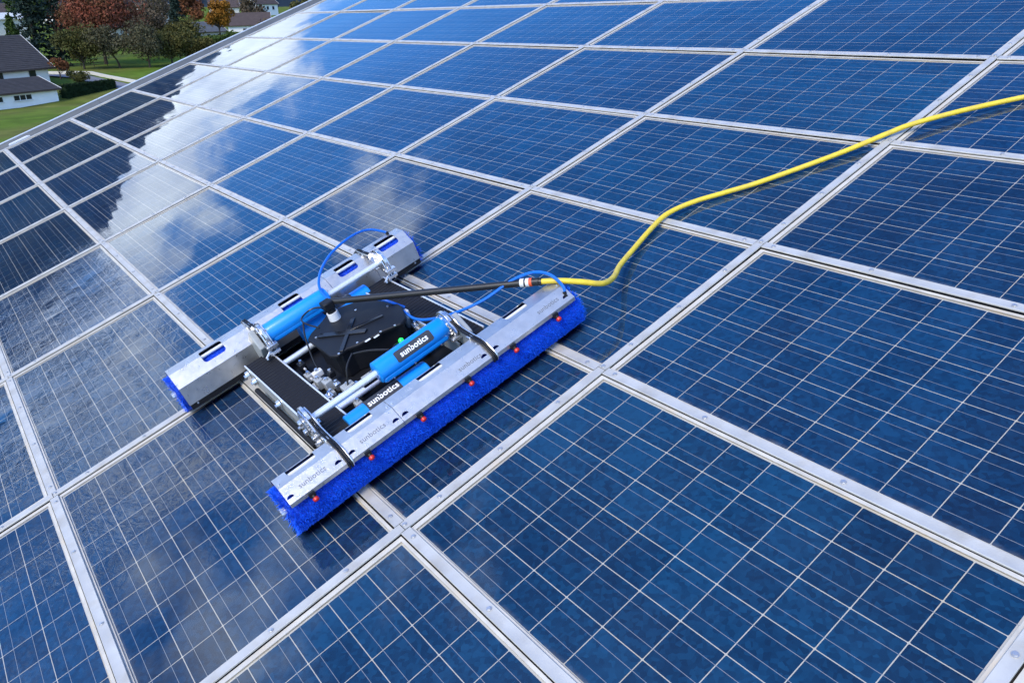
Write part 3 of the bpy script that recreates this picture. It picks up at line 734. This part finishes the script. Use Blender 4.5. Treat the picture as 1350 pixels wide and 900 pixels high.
# control cables
for pts in ([(-1.22, .36, .232), (-1.30, .33, .25), (-1.37, .34, .25), (-1.39, .40, .255), (-1.34, .44, .26), (-1.26, .455, .25)], [(-1.33, .33, .25), (-1.30, .30, .20), (-1.20, .26, .14), (-1.10, .235, .10)], [(-.89, .37, .20), (-.82, .35, .24), (-.76, .40, .245), (-.70, .46, .23)], [(-.90, .36, .20), (-.86, .30, .18), (-.85, .26, .10), (-.88, .24, .08)], [(-.80, .55, .17), (-.76, .50, .19), (-.74, .46, .15), (-.78, .42, .09)]):
    MB().tube(smoothpath([L2(*p) for p in pts], 6), .0042, 7).build('cable', HOSEB, robot)
# ------------------------------------------------------------------ yellow hose
MBY = MB()
yp = smoothpath([(-.455, 1.104, .245), (-.37, 1.17, .235), (-.30, 1.24, .205), (-.27, 1.32, .155), (-.33, 1.43, .10), (-.43, 1.56, .060), (-.505, 1.72, .036), (-.565, 1.90, .028), (-.585, 2.04, .032), (-.545, 2.19, .026), (-.455, 2.34, .018), (-.345, 2.50, .016), (-.145, 2.83, .024), (-.02, 3.06, .036), (.05, 3.17, .042), (.19, 3.36, .034), (.39, 3.58, .022), (.66, 3.82, .018), (1.05, 4.15, .018), (1.6, 4.5, .018)], 10)
yo = empty('yellow_hose', 'long yellow water hose winding across the panels to the robot', 'hose', (-.455, 1.104, 0), roof=True)
MB().tube([(p.x + .455, p.y - 1.104, p.z) for p in yp], .0130, 14).build('hose_body', YHOSE, yo)
MB().tube([(0, 0, .245), (.03, .024, .242)], .0175, 14).build('hose_end', HOSEB, yo)
# ------------------------------------------------------------------ houses, trees and garden beyond the roof
ROOFT = mat('dark_roof_tiles', (.040, .035, .034), .85, var=.25, vscale=1.5, bump=.3, bscale=6)
PLAST = mat('white_render', (.78, .78, .76), .9, var=.04, vscale=1)
TIMBER = mat('dark_timber', (.06, .04, .03), .8, var=.2, vscale=3)
TRIMW = mat('pale_trim', (.62, .62, .60), .7)
WGLASS = mat('window_glass', (.015, .018, .022), .12)
ASPH = mat('grey_asphalt', (.16, .16, .17), .9, var=.1, vscale=.6)
BARK = mat('tree_bark', (.045, .035, .026), .95, var=.3, vscale=4)
CREAM = mat('cream_wall', (.55, .53, .47), .9, var=.05)
BROWNR = mat('brown_roof', (.07, .05, .045), .85, var=.2, vscale=1)
def place(root, *parts): pass
def gable_house(name, label, cat, loc, rz, L_, W_, eave, ridge, over, wall, roofm, wins, fasc=TIMBER):
    # local x along the ridge (length L_), y depth (0 = front wall)
    h = empty(name, label, cat, loc, rz=rz)
    MB().prism([(0, -1.5), (W_, -1.5), (W_, eave), (W_ / 2, ridge - .12), (0, eave)], 'x', -L_, 0).build('wall', wall, h, False)
    sl = (ridge - eave) / (W_ / 2)
    rf = None
    for s_ in (0, 1):
        y0, y1 = (-over, W_ / 2) if s_ == 0 else (W_ + over, W_ / 2)
        z0, z1 = eave - over * sl, ridge
        vs = []
        for x in (-L_ - over, over):
            vs += [(x, y0, z0 + .02), (x, y1, z1 + .02), (x, y1, z1 + .22), (x, y0, z0 + .22)]
        o = MB().add(vs, [(0, 1, 2, 3), (4, 7, 6, 5), (0, 4, 5, 1), (3, 2, 6, 7), (0, 3, 7, 4), (1, 5, 6, 2)]).build('roof', roofm, h, False)
        n = max(4, int(math.hypot(y1 - y0, z1 - z0) / .45)); m_ = MB()
        for k in range(n):
            f = k / n; yy, z_ = y0 + (y1 - y0) * f, z0 + (z1 - z0) * f
            m_.bar((-L_ - over, yy, z_ + .235), (over, yy, z_ + .235), .05, .05)
        m_.build('tile_courses', roofm, o, False)
        if s_ == 0:
            MB().bar((-L_ - over, y0 - .05, z0 + .1), (over, y0 - .05, z0 + .1), .08, .22).build('gutter', fasc, o)
        MB().bar((over + .03, y0, z0 + .20), (over + .03, y1, z1 + .20), .06, .16, (0, 0, 1)).build('verge_board', TRIMW, o)
    for (x, z, w, hh) in wins:
        f = MB().box((x - w / 2, -.06, z - hh / 2), (x + w / 2, .05, z + hh / 2)).build('window', TRIMW, h)
        n = max(1, round(w / .8))
        for k in range(n):
            a = x - w / 2 + w * k / n; MB().box((a + .06, -.075, z - hh / 2 + .06), (a + w / n - .06, -.05, z + hh / 2 - .06)).build('pane', WGLASS, f)
        MB().box((x - w / 2 - .08, -.16, z - hh / 2 - .1), (x + w / 2 + .08, -.061, z - hh / 2 - .002)).build('sill', TRIMW, f)
    return h
YAW = R(90 + 24)                                     # ridge runs across the view, right end farther away
gz0 = -9.35
gar = gable_house('garage', 'low white garage with dark tiled roof in front of the house', 'garage', (-136.3, 17.9, -9.4), YAW, 16, 9, 2.05, 3.5, .45, PLAST, ROOFT, [(-5.2, 1.35, 2.6, .75), (-9.3, 1.35, 2.6, .75), (-13, 1.35, 1.6, .75)])
hou = gable_house('house', 'white house with large dark tiled roof behind the low garage', 'house', (-148.6, 19.0, -8.9), YAW, 20, 13, 4.3, 8.6, .8, PLAST, ROOFT, [(-2.6, 3.1, 1.2, 2.0), (-7.8, 3.1, 1.4, 1.6), (-11.5, 3.1, 1.4, 1.6)])
MB().box((-9.5, 5.2, 7.2), (-8.7, 6.0, 9.3)).build('chimney', CREAM, hou)
MB().box((-6.2, 2.2, 5.7), (-5.9, 2.5, 6.4)).build('vent_pipe', TRIMW, hou)
gable_house('hall', 'long pale hall with white roof edge at the left picture margin', 'building', (-258, 31.2, gz(-258, 30)), R(90 + 8), 40, 16, 6.2, 7.6, .6, CREAM, TRIMW, [(-4, 3, 3, 1.4), (-12, 3, 3, 1.4)], TRIMW)
gable_house('farmhouse', 'far grey roofed cottage with pale walls beside the orange tree', 'house', (-262, 84.5, -5.2), R(90 + 15), 12, 9, 2.8, 5.4, .5, CREAM, mat('slate_roof', (.10, .105, .11), .8, var=.2, vscale=1), [(-2.5, 1.5, 1.2, 1.2), (-6, 1.5, 1.2, 1.2), (-9.5, 1.5, 1.2, 1.2)])
gable_house('cottage', 'far dark roofed house with pale gable right of the orange tree', 'house', (-268, 101, -4.2), R(90 - 20), 13, 10, 3.2, 6.6, .5, PLAST, BROWNR, [(-3, 1.6, 1.2, 1.2), (-8, 1.6, 1.2, 1.2)])
gable_house('villa', 'far brown roofed house half hidden behind the dark conifer', 'house', (-238, 55.5, -4.5), R(90 + 35), 11, 9, 4.6, 8.2, .5, CREAM, BROWNR, [(-3, 3, 1.2, 1.4), (-7, 3, 1.2, 1.4)])
for k, (x, y, a, cl, l1) in enumerate(((-330, 88, 10, PLAST, 'tiny white house in the village left of the orange tree'), (-345, 118, -15, CREAM, 'tiny cream house in the village right of the orange tree'), (-360, 140, 20, PLAST, 'tiny white house at the right end of the village'), (-350, 62, 25, PLAST, 'tiny white house seen between the conifer and red tree'), (-340, 42, 5, PLAST, 'tiny white house seen between the two left conifers'))):
    gable_house('village_house', l1, 'house', (x, y, gz(x, y)), R(90 + a), 11, 9, 4.5, 7.6, .5, cl, BROWNR, [(-2.5, 2.8, 1.2, 1.4), (-5.5, 2.8, 1.2, 1.4), (-8.5, 2.8, 1.2, 1.4)], TIMBER)

def leafmat(name, a, b, c=None):
    m = bpy.data.materials.new(name); m.use_nodes = True
    n = m.node_tree; l = n.links.new; p = n.nodes['Principled BSDF']; p.inputs['Roughness'].default_value = .85; p.inputs['Specular IOR Level'].default_value = .15
    g = n.nodes.new('ShaderNodeNewGeometry')
    cr = n.nodes.new('ShaderNodeValToRGB'); e = cr.color_ramp.elements
    e[0].color = (*a, 1); e[1].color = (*b, 1)
    if c: k = e.new(.55); k.color = (*c, 1)
    z = n.nodes.new('ShaderNodeTexNoise'); z.inputs['Scale'].default_value = .22; z.inputs['Detail'].default_value = 3; l(g.outputs['Position'], z.inputs['Vector'])
    ad = n.nodes.new('ShaderNodeMath'); ad.operation = 'MULTIPLY_ADD'; l(g.outputs['Random Per Island'], ad.inputs[0]); ad.inputs[1].default_value = .55
    ml = n.nodes.new('ShaderNodeMapRange'); l(z.outputs[0], ml.inputs[0]); ml.inputs[1].default_value = .3; ml.inputs[2].default_value = .7; ml.inputs[3].default_value = -.05; ml.inputs[4].default_value = .5
    l(ml.outputs[0], ad.inputs[2]); l(ad.outputs[0], cr.inputs[0]); l(cr.outputs[0], p.inputs['Base Color'])
    return m
LRED = leafmat('red_autumn_leaves', (.095, .065, .026), (.27, .075, .042), (.17, .06, .034))
LOLIVE = leafmat('olive_leaves', (.036, .042, .014), (.105, .095, .026))
LGREY = leafmat('thinning_leaves', (.052, .048, .028), (.105, .098, .05))
LFIR = leafmat('fir_needles', (.008, .018, .014), (.024, .042, .032))
LORANGE = leafmat('orange_leaves', (.16, .075, .012), (.34, .15, .02))
LGREEN = leafmat('green_leaves', (.022, .045, .012), (.06, .095, .02))
LBROWN = leafmat('brown_leaves', (.07, .055, .035), (.13, .10, .065))
LHEDGE = leafmat('hedge_leaves', (.006, .016, .006), (.016, .034, .012))
LRUST = leafmat('rust_leaves', (.08, .03, .015), (.20, .08, .03))
def leaves(n, sampler, size, rr):
    vs = []; fs = []
    for k in range(n):
        p, nrm = sampler()
        a = Vector((rr.gauss(0, 1), rr.gauss(0, 1), rr.gauss(0, 1))).normalized()
        nn = (nrm * .6 + a).normalized(); t = nn.orthogonal().normalized(); b = nn.cross(t); an = rr.uniform(0, 6.28)
        t2 = t * math.cos(an) + b * math.sin(an); b2 = nn.cross(t2); s_ = size * rr.uniform(.5, 1.3)
        o = len(vs); vs += [tuple(p - t2 * s_), tuple(p + b2 * s_ * .6), tuple(p + t2 * s_), tuple(p - b2 * s_ * .6)]; fs.append((o, o + 1, o + 2, o + 3))
    return MB().add(vs, fs)
def tree(name, label, loc, h, rad, trunk_h, lm, seed, dens=3200, size=.32, lean=(0, 0), lobes=11, flat=.8, group='trees beyond the roof', cat='tree', bare=.0):
    rr = random.Random(seed); t = empty(name, label, cat, loc, group=group)
    top = Vector((lean[0], lean[1], trunk_h)); ch = h - trunk_h; cc = top + Vector((0, 0, ch * .5))
    lob = []
    for k in range(lobes):
        while True:
            d = Vector((rr.uniform(-1, 1), rr.uniform(-1, 1), rr.uniform(-1, 1)))
            if d.length < 1: break
        c = cc + Vector((d.x * rad * .72, d.y * rad * .72, d.z * ch * .38)); lob.append((c, rad * rr.uniform(.28, .48)))
    m_ = MB(); r0 = .05 + h * .022
    m_.tube(smoothpath([(0, 0, -.6), (lean[0] * .35, lean[1] * .35, trunk_h * .5), tuple(top), tuple(cc)], 4), [r0 * (1 - .06 * k) for k in range(13)], 8)
    for c, r_ in lob:
        st = top + Vector((0, 0, rr.uniform(-.1, .35) * ch)); m_.tube(smoothpath([st, (st + c) / 2 + Vector((0, 0, -.3)), c], 3), [r0 * .45, r0 * .40, r0 * .35, r0 * .3, r0 * .24, r0 * .18, r0 * .1], 6)
        for q in range(5):
            e = c + Vector((rr.gauss(0, 1), rr.gauss(0, 1), rr.gauss(0, .8))).normalized() * r_ * 1.05; m_.tube([c, (c + e) / 2 + Vector((0, 0, .1)), e], [r0 * .13, r0 * .09, r0 * .04], 4)
    m_.build('trunk', BARK, t)
    def smp():
        c, r_ = rr.choice(lob); d = Vector((rr.gauss(0, 1), rr.gauss(0, 1), rr.gauss(0, 1))).normalized()
        k = rr.random() ** .45; return c + Vector((d.x, d.y, d.z * flat)) * r_ * k * 1.12, d
    leaves(dens, smp, size, rr).build('crown', lm, t, False)
    return t
def fir(name, label, loc, h, rad, seed, lm=LFIR, dens=4200, group='conifers beyond the roof'):
    rr = random.Random(seed); t = empty(name, label, 'conifer', loc, group=group)
    MB().tube([(0, 0, -.6), (0, 0, h * .5), (0, 0, h)], [h * .016, h * .01, .03], 8).build('trunk', BARK, t)
    br = []
    z = h * .06
    while z < h * .98:
        f = 1 - z / h; n = 7
        for k in range(n): br.append((z + rr.uniform(-.3, .3), rr.uniform(0, 6.28), rad * (f ** .8) * rr.uniform(.7, 1.12) + .15))
        z += .55 + f * .5
    def smp():
        z, a, ln = rr.choice(br); k = rr.random() ** .6; r_ = ln * k
        wob = rr.gauss(0, .10 * ln * k + .12)
        p = Vector((math.cos(a) * r_ - math.sin(a) * wob, math.sin(a) * r_ + math.cos(a) * wob, z - r_ * .30 - abs(rr.gauss(0, .22)) + .06 * r_ * r_ / max(rad, 1)))
        return p, Vector((math.cos(a) * .5, math.sin(a) * .5, .8))
    leaves(dens, smp, .34, rr).build('crown', lm, t, False)
    return t
def gp(x, y, dz=0): return (x, y, gz(x, y) + dz)
fir('fir_tree', 'tall broad dark fir rising behind the main house', gp(-183, 22.6), 25, 5.2, 1, dens=7000)
fir('fir_tree', 'slender dark fir standing left of the red tree', gp(-196, 28.6), 22, 3.0, 2, dens=4500)
fir('fir_tree', 'short green fir in front of the pale hall', gp(-178, 18.6), 9.5, 2.8, 3, lm=LGREEN, dens=2600)
fir('fir_tree', 'dark fir between the brown tree and the orange tree', gp(-206, 55.5), 13, 3.6, 4, dens=3800)
tree('red_tree', 'large red autumn tree on the lawn beyond the roof', gp(-182, 34.0), 15.5, 8.6, 3.2, LRED, 5, 14000, .25, lobes=22)
tree('olive_tree', 'olive green tree below the left side of the red tree', gp(-172, 28.2), 7.8, 5.0, 1.6, LOLIVE, 6, 6500, .22, lobes=12)
tree('fruit_tree', 'leaning fruit tree with dark trunk on the lawn', gp(-169.2, 33.9), 7.4, 4.4, 2.6, LGREY, 7, 5200, .20, lean=(.3, -1.0), lobes=12)
tree('fruit_tree', 'thinning grey fruit tree right of the leaning trunk', gp(-166, 38.3), 8.2, 5.0, 2.0, LGREY, 8, 6200, .20, lobes=13)
tree('fruit_tree', 'bushy olive fruit tree close to the metal roof edge', gp(-169, 43.2), 7.8, 4.8, 1.5, LOLIVE, 9, 6200, .22, lobes=13)
tree('bush', 'round olive bush right of the fruit trees', gp(-174, 49.8), 5.2, 4.0, .6, LOLIVE, 10, 4600, .22, lobes=9, cat='bush', group='bushes beyond the roof')
tree('bush', 'dark green bush below the grey roofed cottage', gp(-196, 62.5), 5.0, 4.6, .5, LGREEN, 12, 2600, .28, lobes=9, cat='bush', group='bushes beyond the roof')
tree('bush', 'low brown bush below the dark roofed house', gp(-225, 84), 5.0, 5.5, .5, LBROWN, 22, 2600, .32, lobes=10, cat='bush', group='bushes beyond the roof')
tree('brown_tree', 'bare brown tree behind the right side of the red tree', gp(-232, 56.5), 17, 8.5, 3, LBROWN, 11, 5000, .30, lobes=18)
tree('orange_tree', 'small bright orange tree among the far houses', gp(-246, 77.6), 13, 4.2, 2, LORANGE, 13, 3400, .36, lobes=14)
tree('grey_tree', 'thinning brown tree behind the fruit trees', gp(-196, 46), 10, 5.5, 2.0, LBROWN, 41, 5200, .24, lobes=15)
tree('grey_tree', 'olive tree in front of the dark fir', gp(-190, 52), 8, 5.0, 1.5, LOLIVE, 42, 5000, .24, lobes=14)
tree('village_tree', 'russet tree behind the orange tree', gp(-285, 82), 13, 6.5, 2, LRUST, 14, 2600, .45, lobes=10)
tree('village_tree', 'golden brown tree right of the orange tree', gp(-290, 103), 12, 6.5, 2, LBROWN, 15, 2600, .45, lobes=10)
tree('village_tree', 'dark green tree at the right end of the village', gp(-275, 116), 9, 6, 1.5, LOLIVE, 16, 2600, .45, lobes=10)
tree('village_tree', 'russet tree at the top of the metal roof edge', gp(-300, 131), 12, 7, 1.5, LRUST, 17, 2600, .45, lobes=10)
tree('village_tree', 'green tree behind the pale hall', gp(-300, 38), 12, 8, 2, LGREEN, 18, 2800, .5, lobes=12)
tree('village_tree', 'dark tree behind the slender fir', gp(-260, 45), 11, 7, 2, LOLIVE, 19, 2800, .45, lobes=12)
tree('shrub', 'rust coloured shrub at the corner of the house', gp(-147.5, 20.4, 1.4), 3.2, 1.7, .3, LRUST, 20, 1100, .18, lobes=7, cat='shrub', group='shrubs by the garage')
tree('shrub', 'olive shrub beside the road behind the garage', gp(-146.5, 22.8), 2.2, 2.0, .2, LOLIVE, 21, 1200, .18, lobes=7, cat='shrub', group='shrubs by the garage')
# clipped hedge beside the garage
rr = random.Random(31); hd = empty('hedge', 'dark clipped hedge between the garage and the road', 'hedge', (-137.6, 18.9, -9.2))
MB().box((-9.5, -.55, -.4), (.0, .55, 2.1)).build('hedge_core', LHEDGE, hd)
leaves(5200, lambda: (Vector((rr.uniform(-9.7, .2), rr.choice((-.6, .6)) + rr.gauss(0, .05), rr.uniform(0, 2.2))) if rr.random() < .6 else Vector((rr.uniform(-9.7, .2), rr.uniform(-.65, .65), 2.12 + rr.gauss(0, .08))), Vector((0, -.3, .6))), .13, rr).build('hedge_leaves', LHEDGE, hd, False)
hd.rotation_euler = (0, 0, R(90 + 33 + 180))
# road with kerb and low wall behind the garage
def strip(pts, w, dz, name, m):
    vs = []; 
    for k, (x, y) in enumerate(pts):
        a = Vector(pts[max(0, k - 1)]); b = Vector(pts[min(len(pts) - 1, k + 1)]); t = (b - a).normalized(); n = Vector((-t.y, t.x)) * w / 2
        for s_ in (-1, 1): X, Y = x + n.x * s_, y + n.y * s_; vs.append((X, Y, gz(x, y) + dz))
    return MB().add(vs, [(2 * k, 2 * k + 1, 2 * k + 3, 2 * k + 2) for k in range(len(pts) - 1)]).build(name, m, None, False)
rp = [(-164, 19), (-159, 22), (-154, 24.2), (-149.5, 25.6), (-145.5, 27.2), (-141, 29.6), (-134, 34), (-120, 44), (-100, 60)]
tag(strip(rp, 3.6, .06, 'road', ASPH), 'narrow grey road passing behind the garage', kind='structure')
lw = empty('low_wall', 'low pale kerb wall along the far side of the road', 'wall', gp(-160, 24.4))
for (a, b) in zip([(x - 2.0, y + 2.2) for x, y in rp], [(x - 2.0, y + 2.2) for x, y in rp[1:]]):
    MB().bar((a[0] + 160, a[1] - 24.4, gz(*a) + .2 - gz(-160, 24.4)), (b[0] + 160, b[1] - 24.4, gz(*b) + .2 - gz(-160, 24.4)), .25, .5).build('wall_block', CREAM, lw)
# rail fence and white post on the lawn
fe = empty('rail_fence', 'dark wooden rail fence on the lawn under the trees', 'fence', gp(-177.5, 26.4), rz=R(90 + 4))
for z in (.35, .75): MB().bar((0, 0, z), (7, 0, z), .06, .10).build('rail', TIMBER, fe)
for x in (0, 2.3, 4.6, 7): MB().bar((x, .06, -.3), (x, .06, .95), .1, .1, (0, 1, 0)).build('post', TIMBER, fe)
MB().box((-.14, -.14, -.2), (.14, .14, 1.0)).build('white_post', PLAST, None, True, .03)
wp = bpy.data.objects['white_post']; wp.location = gp(-172, 25.0); tag(wp, 'short white post at the near end of the rail fence', 'post')
